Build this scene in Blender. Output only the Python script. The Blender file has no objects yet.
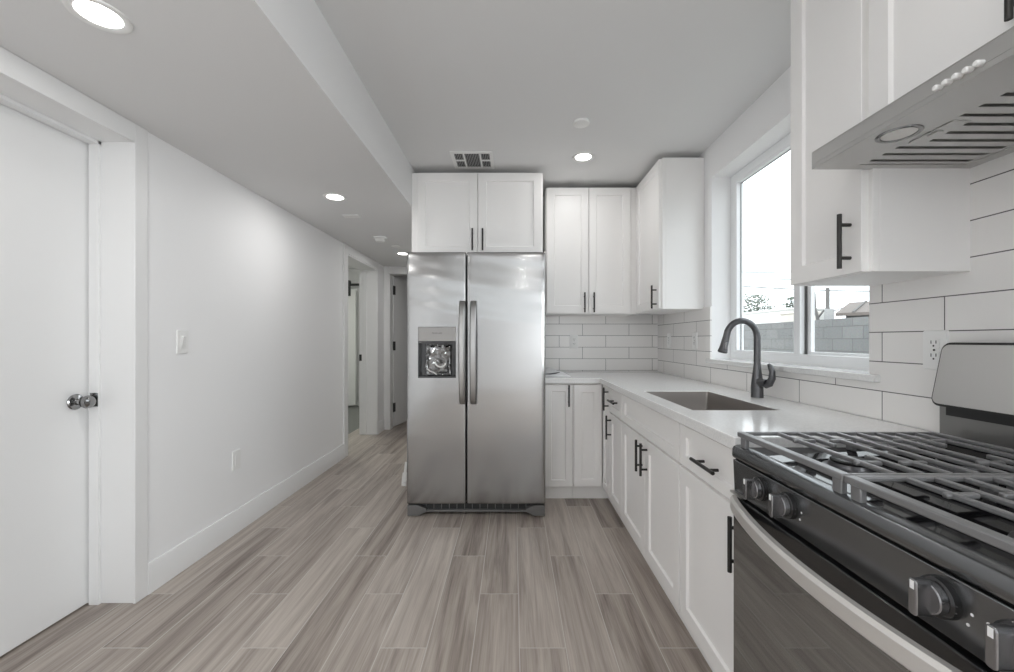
import bpy, bmesh, math, random
from mathutils import Matrix, Vector
random.seed(7)
PI = math.pi
sc = bpy.context.scene
C = sc.collection

# ------------------------------------------------------------------ camera
EYE = 1.18
cam_d = bpy.data.cameras.new('camera')
cam = bpy.data.objects.new('camera', cam_d)
C.objects.link(cam)
cam.location = (0, 0, EYE)
cam.rotation_euler = (PI / 2, 0, 0)
cam_d.sensor_width = 36.0
cam_d.sensor_fit = 'HORIZONTAL'
cam_d.lens = 36.0 * 410.0 / 1014.0
cam_d.shift_x = -(513 - 507) / 1014.0
cam_d.shift_y = (340 - 336) / 1014.0
cam_d.clip_start = 0.02
sc.camera = cam

# ------------------------------------------------------------------ world, exposure
w = bpy.data.worlds.new('sky')
sc.world = w
w.use_nodes = True
nt = w.node_tree
nt.nodes.clear()
wo = nt.nodes.new('ShaderNodeOutputWorld')
bg = nt.nodes.new('ShaderNodeBackground')
bg.inputs[0].default_value = (0.91, 0.965, 1.0, 1)
bg.inputs[1].default_value = 2.4
nt.links.new(bg.outputs[0], wo.inputs[0])

vs = sc.view_settings
vs.view_transform = 'Standard'
vs.look = 'None'
vs.gamma = 1
vs.use_curve_mapping = False
vs.exposure = 0.34
sc.display_settings.display_device = 'sRGB'
cy = sc.cycles
cy.max_bounces = 14
cy.diffuse_bounces = 8
cy.glossy_bounces = 6
cy.transparent_max_bounces = 12
cy.sample_clamp_indirect = 6
cy.caustics_reflective = False
cy.caustics_refractive = False
try:
    cy.use_denoising = True
except Exception:
    pass


def area_lamp(name, loc, rot, sx, sy, power, color=(1, 1, 1), shape='RECTANGLE', portal=False, spread=180):
    l = bpy.data.lights.new(name, 'AREA')
    l.shape = shape
    l.size = sx
    if shape in ('RECTANGLE', 'ELLIPSE'):
        l.size_y = sy
    l.energy = power
    l.color = color
    l.spread = math.radians(spread)
    if portal:
        l.cycles.is_portal = True
    o = bpy.data.objects.new(name, l)
    C.objects.link(o)
    o.location = loc
    o.rotation_euler = rot
    return o


# daylight enters through the kitchen window; unseen side and rear windows added for light
area_lamp('kitchen_window_portal', (1.47, 2.055, 1.64), (0, PI / 2, 0), 1.17, 1.17, 1, portal=True)
area_lamp('rear_band_portal', (-0.2, -3.37, 1.98), (PI / 2, 0, 0), 2.6, .25, 1, portal=True)  # portal of the added rear window
area_lamp('side_fill_portal', (1.47, -1.95, 1.22), (0, PI / 2, 0), 1.7, 2.25, 1, portal=True)  # portal of the added side window
area_lamp('side_fill_light', (1.25, -1.95, 1.22), (0, PI / 2, 0), 1.65, 2.2, 62, (0.93, 0.972, 1.0))  # fill lamp added at the unseen side opening to brighten the room
LAMP_W = 2.5      # each recessed ceiling lamp

# ------------------------------------------------------------------ helpers


class MB:
    def __init__(self, M=None):
        self.bm = bmesh.new()
        self.M = M or Matrix.Identity(4)

    def v(self, p):
        return self.bm.verts.new(self.M @ Vector(p))

    def face(self, vs_):
        try:
            return self.bm.faces.new(vs_)
        except ValueError:
            return None

    def box(self, x0, x1, y0, y1, z0, z1):
        p = [self.v((x, y, z)) for x in (x0, x1) for y in (y0, y1) for z in (z0, z1)]
        for f in ((0, 1, 3, 2), (4, 6, 7, 5), (0, 4, 5, 1), (2, 3, 7, 6), (0, 2, 6, 4), (1, 5, 7, 3)):
            self.face([p[i] for i in f])
        return self

    def tube(self, path, radii, seg=12, cap=True, squash=None):
        path = [Vector(p) for p in path]
        if not isinstance(radii, (list, tuple)):
            radii = [radii] * len(path)
        rings = []
        prev = None
        for i, p in enumerate(path):
            a = path[max(i - 1, 0)]
            b = path[min(i + 1, len(path) - 1)]
            t = (b - a).normalized()
            if prev is None:
                up = Vector((0, 0, 1)) if abs(t.z) < 0.9 else Vector((0, 1, 0))
                n = t.cross(up).normalized()
            else:
                n = (prev - t * prev.dot(t)).normalized()
            prev = n
            bnm = t.cross(n)
            ring = []
            for k in range(seg):
                an = 2 * PI * k / seg
                ring.append(self.v(p + (n * math.cos(an) + bnm * math.sin(an)) * radii[i]))
            rings.append(ring)
        for r0, r1 in zip(rings, rings[1:]):
            for k in range(seg):
                self.face([r0[k], r0[(k + 1) % seg], r1[(k + 1) % seg], r1[k]])
        if cap:
            self.face(list(reversed(rings[0])))
            self.face(rings[-1])
        return self

    def cyl(self, a, b, r, seg=20, r2=None):
        return self.tube([a, b], [r, r if r2 is None else r2], seg)

    def lathe(self, org, axis, prof, seg=28):
        """prof: list of (distance along axis, radius)"""
        org = Vector(org)
        t = Vector(axis).normalized()
        up = Vector((0, 0, 1)) if abs(t.z) < 0.9 else Vector((0, 1, 0))
        n = t.cross(up).normalized()
        b = t.cross(n)
        rings = []
        for d, r in prof:
            if r < 1e-6:
                rings.append([self.v(org + t * d)])
            else:
                rings.append([self.v(org + t * d + (n * math.cos(2 * PI * k / seg) + b * math.sin(2 * PI * k / seg)) * r) for k in range(seg)])
        for r0, r1 in zip(rings, rings[1:]):
            for k in range(seg):
                k2 = (k + 1) % seg
                if len(r0) == 1 and len(r1) == 1:
                    continue
                if len(r0) == 1:
                    self.face([r0[0], r1[k2], r1[k]])
                elif len(r1) == 1:
                    self.face([r0[k], r0[k2], r1[0]])
                else:
                    self.face([r0[k], r0[k2], r1[k2], r1[k]])
        return self

    def prism(self, poly, fn0, fn1):
        a = [self.v(fn0(p)) for p in poly]
        b = [self.v(fn1(p)) for p in poly]
        n = len(poly)
        self.face(list(reversed(a)))
        self.face(b)
        for i in range(n):
            self.face([a[i], a[(i + 1) % n], b[(i + 1) % n], b[i]])
        return self

    def slab(self, axis, t0, t1, us, vs_, hole=lambda u, v: False, warp0=None, warp1=None):
        """solid sheet with holes. axis 0/1/2 is the thickness direction, us / vs_ grid lines of the other two axes in order."""
        def P(u, v, t):
            if axis == 0:
                return (t, u, v)
            if axis == 1:
                return (u, t, v)
            return (u, v, t)
        nu, nv = len(us), len(vs_)
        A, B = {}, {}

        def g(D, i, j, t, wf):
            if (i, j) not in D:
                tt = t + (wf(us[i], vs_[j]) if wf else 0)
                D[(i, j)] = self.v(P(us[i], vs_[j], tt))
            return D[(i, j)]
        solid = {(i, j): not hole((us[i] + us[i + 1]) / 2, (vs_[j] + vs_[j + 1]) / 2) for i in range(nu - 1) for j in range(nv - 1)}
        for (i, j), s in solid.items():
            if not s:
                continue
            q = [(i, j), (i + 1, j), (i + 1, j + 1), (i, j + 1)]
            self.face([g(A, a, b, t0, warp0) for a, b in q])
            self.face([g(B, a, b, t1, warp1) for a, b in reversed(q)])
            for (di, dj, e0, e1) in ((0, -1, 0, 1), (1, 0, 1, 2), (0, 1, 2, 3), (-1, 0, 3, 0)):
                if not solid.get((i + di, j + dj), False):
                    a, b = q[e0], q[e1]
                    self.face([g(A, *a, t0, warp0), g(B, *a, t1, warp1), g(B, *b, t1, warp1), g(A, *b, t0, warp0)])
        return self


def wloc(o):
    v = Vector((0, 0, 0))
    while o:
        v += o.location
        o = o.parent
    return v


def obj(name, mb, mat, parent=None, bevel=0.0, seg=2, smooth=35, label=None):
    bm = mb.bm
    bmesh.ops.recalc_face_normals(bm, faces=bm.faces)
    if parent:
        bmesh.ops.translate(bm, vec=-wloc(parent), verts=bm.verts)
    me = bpy.data.meshes.new(name)
    bm.to_mesh(me)
    bm.free()
    for p in me.polygons:
        p.use_smooth = True
    me.set_sharp_from_angle(angle=math.radians(smooth))
    for m in (mat if isinstance(mat, (list, tuple)) else [mat]):
        me.materials.append(m)
    o = bpy.data.objects.new(name, me)
    C.objects.link(o)
    if parent:
        o.parent = parent
    if bevel:
        md = o.modifiers.new('bevel', 'BEVEL')
        md.width = bevel
        md.segments = seg
        md.limit_method = 'ANGLE'
        md.angle_limit = math.radians(40)
    if label:
        o['label'] = label
    return o


def thing(name, label, cat, loc=(0, 0, 0), group=None):
    o = bpy.data.objects.new(name, None)
    o.empty_display_size = 0.05
    C.objects.link(o)
    o.location = loc
    o['label'] = label
    o['category'] = cat
    if group:
        o['group'] = group
    return o


def tag(o, label, cat, group=None, kind=None):
    o['label'] = label
    o['category'] = cat
    if group:
        o['group'] = group
    if kind:
        o['kind'] = kind
    return o


def struct(name, mb, mat, label, cat, bevel=0.0):
    return tag(obj(name, mb, mat, None, bevel), label, cat, kind='structure')


def rrect(u0, u1, v0, v1, r, n=6):
    pts = []
    for cx, cy_, a0 in ((u1 - r, v0 + r, -PI / 2), (u1 - r, v1 - r, 0), (u0 + r, v1 - r, PI / 2), (u0 + r, v0 + r, PI)):
        for k in range(n + 1):
            a = a0 + (PI / 2) * k / n
            pts.append((cx + r * math.cos(a), cy_ + r * math.sin(a)))
    return pts


# ------------------------------------------------------------------ materials
def new_mat(name):
    m = bpy.data.materials.new(name)
    m.use_nodes = True
    n = m.node_tree
    b = n.nodes['Principled BSDF']
    return m, n, b


def mat(name, col, rough=0.5, metal=0.0, spec=0.5, coat=0.0, bump=None, emit=None, aniso=0.0):
    m, n, b = new_mat(name)
    b.inputs['Base Color'].default_value = (*col, 1)
    b.inputs['Roughness'].default_value = rough
    b.inputs['Metallic'].default_value = metal
    b.inputs['Specular IOR Level'].default_value = spec
    b.inputs['Coat Weight'].default_value = coat
    if aniso:
        b.inputs['Anisotropic'].default_value = aniso
    if emit:
        b.inputs['Emission Color'].default_value = (*emit[0], 1)
        b.inputs['Emission Strength'].default_value = emit[1]
    if bump:
        scale, strength, dist = bump[:3]
        tc = n.nodes.new('ShaderNodeTexCoord')
        mp = n.nodes.new('ShaderNodeMapping')
        mp.inputs['Scale'].default_value = bump[3] if len(bump) > 3 else (1, 1, 1)
        nz = n.nodes.new('ShaderNodeTexNoise')
        nz.inputs['Scale'].default_value = scale
        nz.inputs['Detail'].default_value = 3
        bp = n.nodes.new('ShaderNodeBump')
        bp.inputs['Strength'].default_value = strength
        bp.inputs['Distance'].default_value = dist
        n.links.new(tc.outputs['Object'], mp.inputs[0])
        n.links.new(mp.outputs[0], nz.inputs['Vector'])
        n.links.new(nz.outputs['Fac'], bp.inputs['Height'])
        n.links.new(bp.outputs[0], b.inputs['Normal'])
    return m


M = {}
M['wall'] = mat('wall_paint', (0.86, 0.86, 0.865), 0.75, bump=(220, 0.12, 0.0015))
M['ceil'] = mat('ceiling_paint', (0.745, 0.745, 0.745), 0.85, bump=(160, 0.12, 0.002))
M['trim'] = mat('trim_paint', (0.79, 0.79, 0.79), 0.4)
M['cab'] = mat('cabinet_lacquer', (0.89, 0.88, 0.87), 0.38)
M['cabin'] = mat('cabinet_inside', (0.7, 0.68, 0.65), 0.6)
M['bronze'] = mat('dark_bronze', (0.045, 0.043, 0.042), 0.38, 0.75)
M['black'] = mat('black_gloss', (0.016, 0.016, 0.017), 0.12, 0.0, 0.5, 0.3)
M['blackm'] = mat('black_matte', (0.02, 0.02, 0.02), 0.5)
M['iron'] = mat('cast_iron', (0.23, 0.23, 0.235), 0.36, 0.4, bump=(600, 0.2, 0.0006))
M['chrome'] = mat('dark_chrome', (0.30, 0.30, 0.30), 0.12, 1.0)
M['knobgrey'] = mat('knob_grey', (0.30, 0.30, 0.31), 0.2, 0.9)
M['footgrey'] = mat('foot_grey', (0.16, 0.158, 0.155), 0.45, 0.4)
M['panelgrey'] = mat('panel_grey', (0.36, 0.35, 0.34), 0.45, 0.5)
M['blacksteel'] = mat('black_stainless', (0.20, 0.205, 0.21), 0.22, 0.9)
M['risersteel'] = mat('riser_steel', (0.27, 0.265, 0.26), 0.4, 0.9)
M['satin'] = mat('satin_steel', (0.72, 0.70, 0.68), 0.5, 0.8)
M['cooktop'] = mat('black_enamel', (0.008, 0.008, 0.009), 0.05, 0.0, 0.25)
M['white'] = mat('white_plastic', (0.82, 0.82, 0.81), 0.35)
M['vinyl'] = mat('white_vinyl', (0.85, 0.86, 0.87), 0.35)
M['grey'] = mat('grey_plastic', (0.33, 0.33, 0.33), 0.4)
M['darkgrey'] = mat('dark_grey_plastic', (0.10, 0.10, 0.10), 0.35)
M['lens'] = mat('lamp_lens', (1, 1, 1), 0.5, emit=((1.0, 0.98, 0.95), 9.0))
M['hoodlens'] = mat('frosted_lamp_glass', (0.75, 0.74, 0.72), 0.3)
M['paper'] = mat('white_paper', (0.85, 0.86, 0.88), 0.6)
M['ink'] = mat('dark_ink', (0.05, 0.05, 0.06), 0.4)
M['mark'] = mat('white_print', (0.85, 0.85, 0.85), 0.5)
M['slot'] = mat('dark_slot', (0.01, 0.01, 0.01), 0.8)
M['concrete'] = mat('bath_tile', (0.17, 0.175, 0.165), 0.5)


def steel(name, col, rough, stretch, wave=0.0):
    """brushed stainless: fine streaks along one axis, and the slight waviness of sheet metal"""
    m, n, b = new_mat(name)
    b.inputs['Metallic'].default_value = 1.0
    b.inputs['Base Color'].default_value = (*col, 1)
    tc = n.nodes.new('ShaderNodeTexCoord')
    mp = n.nodes.new('ShaderNodeMapping')
    mp.inputs['Scale'].default_value = stretch
    nz = n.nodes.new('ShaderNodeTexNoise')
    nz.inputs['Scale'].default_value = 1.0
    nz.inputs['Detail'].default_value = 4
    mr = n.nodes.new('ShaderNodeMapRange')
    mr.inputs['To Min'].default_value = rough - 0.02
    mr.inputs['To Max'].default_value = rough + 0.03
    n.links.new(tc.outputs['Object'], mp.inputs[0])
    n.links.new(mp.outputs[0], nz.inputs['Vector'])
    n.links.new(nz.outputs['Fac'], mr.inputs['Value'])
    n.links.new(mr.outputs[0], b.inputs['Roughness'])
    bp = n.nodes.new('ShaderNodeBump')
    bp.inputs['Strength'].default_value = 0.03
    bp.inputs['Distance'].default_value = 0.0003
    n.links.new(nz.outputs['Fac'], bp.inputs['Height'])
    last = bp
    if wave:
        mp2 = n.nodes.new('ShaderNodeMapping')
        mp2.inputs['Scale'].default_value = (1.2, 1.0, 4.0)
        n2 = n.nodes.new('ShaderNodeTexNoise')
        n2.inputs['Scale'].default_value = 1.0
        n2.inputs['Detail'].default_value = 1
        b2 = n.nodes.new('ShaderNodeBump')
        b2.inputs['Strength'].default_value = 1.0
        b2.inputs['Distance'].default_value = wave
        n.links.new(tc.outputs['Object'], mp2.inputs[0])
        n.links.new(mp2.outputs[0], n2.inputs['Vector'])
        n.links.new(n2.outputs['Fac'], b2.inputs['Height'])
        n.links.new(bp.outputs[0], b2.inputs['Normal'])
        last = b2
    n.links.new(last.outputs[0], b.inputs['Normal'])
    return m


M['steel'] = steel('brushed_steel', (0.37, 0.369, 0.367), 0.17, (2, 2, 420), 0.003)
M['steelh'] = steel('brushed_steel_handle', (0.42, 0.415, 0.41), 0.3, (400, 400, 3))
M['steelx'] = steel('brushed_steel_hood', (0.58, 0.575, 0.565), 0.38, (300, 3, 300))
M['sinksteel'] = steel('sink_steel', (0.40, 0.375, 0.355), 0.38, (4, 120, 120))
M['gunmetal'] = mat('gunmetal', (0.13, 0.13, 0.135), 0.30, 0.95)


def glass(name, tint=(0.97, 0.98, 0.98), refl=0.06):
    m = bpy.data.materials.new(name)
    m.use_nodes = True
    n = m.node_tree
    n.nodes.clear()
    o = n.nodes.new('ShaderNodeOutputMaterial')
    t = n.nodes.new('ShaderNodeBsdfTransparent')
    t.inputs[0].default_value = (*tint, 1)
    g = n.nodes.new('ShaderNodeBsdfGlossy')
    g.inputs['Roughness'].default_value = 0.03
    mx = n.nodes.new('ShaderNodeMixShader')
    mx.inputs[0].default_value = refl
    n.links.new(t.outputs[0], mx.inputs[1])
    n.links.new(g.outputs[0], mx.inputs[2])
    n.links.new(mx.outputs[0], o.inputs[0])
    return m


M['glass'] = glass('window_glass')
M['bag'] = glass('clear_plastic', (0.75, 0.75, 0.75), 0.22)
M['ovenglass'] = mat('oven_glass', (0.03, 0.032, 0.031), 0.03, 0.0, 0.5)
M['ovenglass'].node_tree.nodes['Principled BSDF'].inputs['IOR'].default_value = 3.6


def tile_mat(name, uaxis, u0, z0=0.914, col=(0.84, 0.825, 0.81)):
    """long ceramic wall tile in half bond with dark joints, laid out in metres"""
    m, n, b = new_mat(name)
    N, L = n.nodes, n.links
    tc = N.new('ShaderNodeTexCoord')
    sp = N.new('ShaderNodeSeparateXYZ')
    L.new(tc.outputs['Object'], sp.inputs[0])
    cb = N.new('ShaderNodeCombineXYZ')
    s1 = N.new('ShaderNodeMath'); s1.operation = 'SUBTRACT'; s1.inputs[1].default_value = u0
    s2 = N.new('ShaderNodeMath'); s2.operation = 'SUBTRACT'; s2.inputs[1].default_value = z0
    L.new(sp.outputs[uaxis], s1.inputs[0])
    L.new(sp.outputs[2], s2.inputs[0])
    L.new(s1.outputs[0], cb.inputs[0])
    L.new(s2.outputs[0], cb.inputs[1])
    br = N.new('ShaderNodeTexBrick')
    br.offset = 0.5
    br.inputs['Scale'].default_value = 1.0
    br.inputs['Brick Width'].default_value = 0.4085
    br.inputs['Row Height'].default_value = 0.1016
    br.inputs['Mortar Size'].default_value = 0.0016
    br.inputs['Mortar Smooth'].default_value = 0.1
    br.inputs['Bias'].default_value = 0
    br.inputs['Color1'].default_value = (*col, 1)
    br.inputs['Color2'].default_value = (*[c * 1.05 for c in col], 1)
    br.inputs['Mortar'].default_value = (0.10, 0.10, 0.10, 1)
    L.new(cb.outputs[0], br.inputs['Vector'])
    L.new(br.outputs['Color'], b.inputs['Base Color'])
    b.inputs['Roughness'].default_value = 0.22
    nz = N.new('ShaderNodeTexNoise'); nz.inputs['Scale'].default_value = 9
    L.new(tc.outputs['Object'], nz.inputs['Vector'])
    ad = N.new('ShaderNodeMath'); ad.operation = 'MULTIPLY_ADD'
    ad.inputs[1].default_value = -1.0
    L.new(br.outputs['Fac'], ad.inputs[0])
    ml = N.new('ShaderNodeMath'); ml.operation = 'MULTIPLY'; ml.inputs[1].default_value = 0.5
    L.new(nz.outputs['Fac'], ml.inputs[0])
    L.new(ml.outputs[0], ad.inputs[2])
    bp = N.new('ShaderNodeBump'); bp.inputs['Strength'].default_value = 0.35; bp.inputs['Distance'].default_value = 0.002
    L.new(ad.outputs[0], bp.inputs['Height'])
    L.new(bp.outputs[0], b.inputs['Normal'])
    return m


M['tile_back'] = tile_mat('backsplash_tile_back', 0, 0.61)
M['tile_right'] = tile_mat('backsplash_tile_right', 1, 3.25, .902)


def floor_mat():
    """wood-look porcelain planks, 0.178 x 1.005 m, stepped by a third, pale joints"""
    m, n, b = new_mat('floor_plank_tile')
    N, L = n.nodes, n.links

    def mth(op, a, bb=None, c=None):
        k = N.new('ShaderNodeMath')
        k.operation = op
        for i, x in enumerate((a, bb, c)):
            if x is None:
                continue
            if isinstance(x, (int, float)):
                k.inputs[i].default_value = x
            else:
                L.new(x, k.inputs[i])
        return k.outputs[0]
    tc = N.new('ShaderNodeTexCoord')
    sp = N.new('ShaderNodeSeparateXYZ')
    L.new(tc.outputs['Object'], sp.inputs[0])
    W_, LEN = 0.178, 1.005
    u = mth('DIVIDE', mth('SUBTRACT', sp.outputs[0], 0.025), W_)
    col = mth('FLOOR', u)
    v = mth('DIVIDE', mth('SUBTRACT', sp.outputs[1], 1.571), LEN)
    v = mth('SUBTRACT', v, mth('MULTIPLY', col, 2.0 / 3.0))
    row = mth('FLOOR', v)
    fu = mth('SUBTRACT', u, col)
    fv = mth('SUBTRACT', v, row)
    du = mth('MULTIPLY', mth('SUBTRACT', 0.5, mth('ABSOLUTE', mth('SUBTRACT', fu, 0.5))), W_)
    dv = mth('MULTIPLY', mth('SUBTRACT', 0.5, mth('ABSOLUTE', mth('SUBTRACT', fv, 0.5))), LEN)
    d = mth('MINIMUM', du, dv)
    joint = mth('LESS_THAN', d, 0.0016)
    cid = N.new('ShaderNodeCombineXYZ')
    L.new(col, cid.inputs[0])
    L.new(row, cid.inputs[1])
    wn = N.new('ShaderNodeTexWhiteNoise')
    wn.noise_dimensions = '2D'
    L.new(cid.outputs[0], wn.inputs['Vector'])
    # grain coordinates, shifted per plank
    cg = N.new('ShaderNodeCombineXYZ')
    L.new(mth('ADD', mth('MULTIPLY', sp.outputs[0], 22.0), mth('MULTIPLY', wn.outputs['Value'], 60.0)), cg.inputs[0])
    L.new(mth('ADD', mth('MULTIPLY', sp.outputs[1], 1.1), mth('MULTIPLY', wn.outputs['Value'], 17.0)), cg.inputs[1])
    n1 = N.new('ShaderNodeTexNoise')
    n1.inputs['Scale'].default_value = 1.0
    n1.inputs['Detail'].default_value = 5
    n1.inputs['Roughness'].default_value = 0.62
    n1.inputs['Distortion'].default_value = 0.7
    L.new(cg.outputs[0], n1.inputs['Vector'])
    cg2 = N.new('ShaderNodeCombineXYZ')
    L.new(mth('ADD', mth('MULTIPLY', sp.outputs[0], 190.0), mth('MULTIPLY', wn.outputs['Value'], 31.0)), cg2.inputs[0])
    L.new(mth('MULTIPLY', sp.outputs[1], 5.0), cg2.inputs[1])
    n2 = N.new('ShaderNodeTexNoise')
    n2.inputs['Scale'].default_value = 1.0
    n2.inputs['Detail'].default_value = 3
    L.new(cg2.outputs[0], n2.inputs['Vector'])
    f = mth('ADD', mth('MULTIPLY', n1.outputs['Fac'], 0.75), mth('MULTIPLY', n2.outputs['Fac'], 0.25))
    f = mth('ADD', f, mth('MULTIPLY', mth('SUBTRACT', wn.outputs['Value'], 0.5), 0.17))
    cr = N.new('ShaderNodeValToRGB')
    e = cr.color_ramp.elements
    e[0].position = 0.30
    e[0].color = (0.183, 0.148, 0.129, 1)
    e[1].position = 0.70
    e[1].color = (0.53, 0.475, 0.425, 1)
    k = e.new(0.5)
    k.color = (0.375, 0.326, 0.288, 1)
    L.new(f, cr.inputs[0])
    mx = N.new('ShaderNodeMix')
    mx.data_type = 'RGBA'
    L.new(joint, mx.inputs['Factor'])
    L.new(cr.outputs[0], mx.inputs['A'])
    mx.inputs['B'].default_value = (0.552, 0.528, 0.490, 1)
    L.new(mx.outputs['Result'], b.inputs['Base Color'])
    b.inputs['Roughness'].default_value = 0.36
    h = mth('MULTIPLY_ADD', joint, -1.0, mth('MULTIPLY', n2.outputs['Fac'], 0.25))
    bp = N.new('ShaderNodeBump')
    bp.inputs['Strength'].default_value = 0.35
    bp.inputs['Distance'].default_value = 0.0015
    L.new(h, bp.inputs['Height'])
    L.new(bp.outputs[0], b.inputs['Normal'])
    return m


M['floor'] = floor_mat()


def quartz_mat():
    m, n, b = new_mat('white_quartz')
    N, L = n.nodes, n.links
    tc = N.new('ShaderNodeTexCoord')
    nz = N.new('ShaderNodeTexNoise')
    nz.inputs['Scale'].default_value = 140
    nz.inputs['Detail'].default_value = 4
    cr = N.new('ShaderNodeValToRGB')
    cr.color_ramp.elements[0].position = 0.35
    cr.color_ramp.elements[0].color = (0.76, 0.76, 0.76, 1)
    cr.color_ramp.elements[1].position = 0.6
    cr.color_ramp.elements[1].color = (0.83, 0.83, 0.825, 1)
    L.new(tc.outputs['Object'], nz.inputs['Vector'])
    L.new(nz.outputs['Fac'], cr.inputs[0])
    L.new(cr.outputs[0], b.inputs['Base Color'])
    b.inputs['Roughness'].default_value = 0.13
    return m


M['quartz'] = quartz_mat()


def block_mat():
    m, n, b = new_mat('grey_concrete_block')
    N, L = n.nodes, n.links
    tc = N.new('ShaderNodeTexCoord')
    sp = N.new('ShaderNodeSeparateXYZ')
    cb = N.new('ShaderNodeCombineXYZ')
    L.new(tc.outputs['Object'], sp.inputs[0])
    L.new(sp.outputs[1], cb.inputs[0])
    L.new(sp.outputs[2], cb.inputs[1])
    br = N.new('ShaderNodeTexBrick')
    br.inputs['Scale'].default_value = 1.0
    br.inputs['Brick Width'].default_value = 0.40
    br.inputs['Row Height'].default_value = 0.20
    br.inputs['Mortar Size'].default_value = 0.007
    br.inputs['Color1'].default_value = (0.172, 0.177, 0.176, 1)
    br.inputs['Color2'].default_value = (0.207, 0.209, 0.204, 1)
    br.inputs['Mortar'].default_value = (0.126, 0.126, 0.123, 1)
    L.new(cb.outputs[0], br.inputs['Vector'])
    nz = N.new('ShaderNodeTexNoise')
    nz.inputs['Scale'].default_value = 45
    nz.inputs['Detail'].default_value = 4
    L.new(tc.outputs['Object'], nz.inputs['Vector'])
    mx = N.new('ShaderNodeMix')
    mx.data_type = 'RGBA'
    mx.blend_type = 'OVERLAY'
    mx.inputs['Factor'].default_value = 0.35
    L.new(br.outputs['Color'], mx.inputs['A'])
    L.new(nz.outputs['Color'], mx.inputs['B'])
    hs = N.new('ShaderNodeHueSaturation')
    hs.inputs['Saturation'].default_value = 0.6
    L.new(mx.outputs['Result'], hs.inputs['Color'])
    L.new(hs.outputs[0], b.inputs['Base Color'])
    b.inputs['Roughness'].default_value = 0.9
    return m


M['block'] = block_mat()
M['roof'] = mat('tan_roof', (0.19, 0.165, 0.15), 0.8, bump=(30, 0.5, 0.03))
M['stucco'] = mat('white_stucco', (0.82, 0.82, 0.80), 0.85)
M['stuccotan'] = mat('tan_stucco', (0.70, 0.66, 0.60), 0.85)
M['leaf'] = mat('tree_leaf', (0.075, 0.10, 0.07), 0.6)
M['bark'] = mat('bark', (0.15, 0.145, 0.14), 0.8)
M['ground'] = mat('yard_gravel', (0.45, 0.43, 0.40), 0.9, bump=(60, 0.5, 0.02))

# ------------------------------------------------------------------ room shell
XL, XR, YB, ZC, ZS, XS = -1.70, 1.28, 3.61, 2.443, 2.149, -0.738
YF, YN = 5.40, -3.3           # far end of the hall, rear wall
YW0, YW1, ZW0, ZW1 = 1.463, 2.641, 1.055, 2.227     # kitchen window opening

struct('floor', MB().box(-2.06, 1.46, YN - 0.14, 7.44, -0.12, 0.0), M['floor'], 'grey-brown wood-look plank tile floor of kitchen and hall', 'floor')
struct('floor_bath', MB().box(-4.3, -2.06, 3.7, 7.44, -0.12, 0.0), M['concrete'], 'grey tile floor seen through the hall side doorway', 'floor')
struct('ceiling', MB().box(-4.3, 1.46, YN - 0.14, 7.44, ZC, ZC + 0.12), M['ceil'], 'flat white kitchen ceiling with recessed lamp and vent', 'ceiling')
struct('ceiling_soffit', MB().box(XL, XS, YN, YF, ZS, ZC - 0.001), M['ceil'], 'dropped white ceiling along the left side and hall', 'ceiling')

D1 = (0.965, 1.848, 2.078)     # entry door opening
D2 = (4.19, 5.12, 2.062)       # hall side doorway


def hole_left(u, v):
    return (D1[0] < u < D1[1] and v < D1[2]) or (D2[0] < u < D2[1] and v < D2[2])


struct('wall_left', MB().slab(0, -1.90, XL, [YN - .14, D1[0], D1[1], D2[0], D2[1], 7.44], [0, D1[2], ZC], hole_left), M['wall'],
       'long white wall on the left with door openings', 'wall')
SW = (-3.08, -.82, .36, 2.08)    # added side window, unseen, for fill light
struct('wall_right', MB().slab(0, XR, 1.46, [YN - .14, SW[0], SW[1], YW0, YW1, 3.75], [0, SW[2], ZW0, SW[3], ZW1, ZC],
       lambda u, v: (YW0 < u < YW1 and ZW0 < v < ZW1) or (SW[0] < u < SW[1] and SW[2] < v < SW[3])), M['wall'], 'white wall on the right holding the kitchen window', 'wall')
struct('wall_back', MB().box(XS, XR, YB, YB + .14, 0, ZC), M['wall'], 'white kitchen wall behind refrigerator and corner cabinets', 'wall')
struct('wall_hall_side', MB().box(XS, XS + .12, YB + .14, 7.3, 0, ZC), M['wall'], 'hall side wall hidden behind the refrigerator', 'wall')
D3 = (-1.63, -0.87, 2.062)
struct('wall_hall_end', MB().slab(1, YF, YF + .12, [XL, D3[0], D3[1], XS], [0, D3[2], ZC],
       lambda u, v: D3[0] < u < D3[1] and v < D3[2]), M['wall'], 'white wall at the end of the hall', 'wall')
struct('wall_far_room', MB().box(-4.3, XS + .12, 7.3, 7.44, 0, ZC), M['wall'], 'white wall of the rooms beyond the hall', 'wall')
struct('wall_bath_left', MB().box(-4.3, -4.18, 3.7, 7.3, 0, ZC), M['wall'], 'white side wall of the room off the hall', 'wall')
struct('wall_bath_near', MB().box(-4.18, -1.90, 3.7, 3.82, 0, ZC), M['wall'], 'white near wall of the room off the hall', 'wall')
RW = (-1.55, 1.15, 1.84, 2.12)  # opening of the added rear window
struct('wall_rear', MB().slab(1, YN - .14, YN, [-1.90, RW[0], RW[1], 1.46], [0, RW[2], RW[3], ZC],
       lambda u, v: RW[0] < u < RW[1] and RW[2] < v < RW[3]), M['wall'], 'white wall behind the viewer with an added wide window', 'wall')

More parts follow.
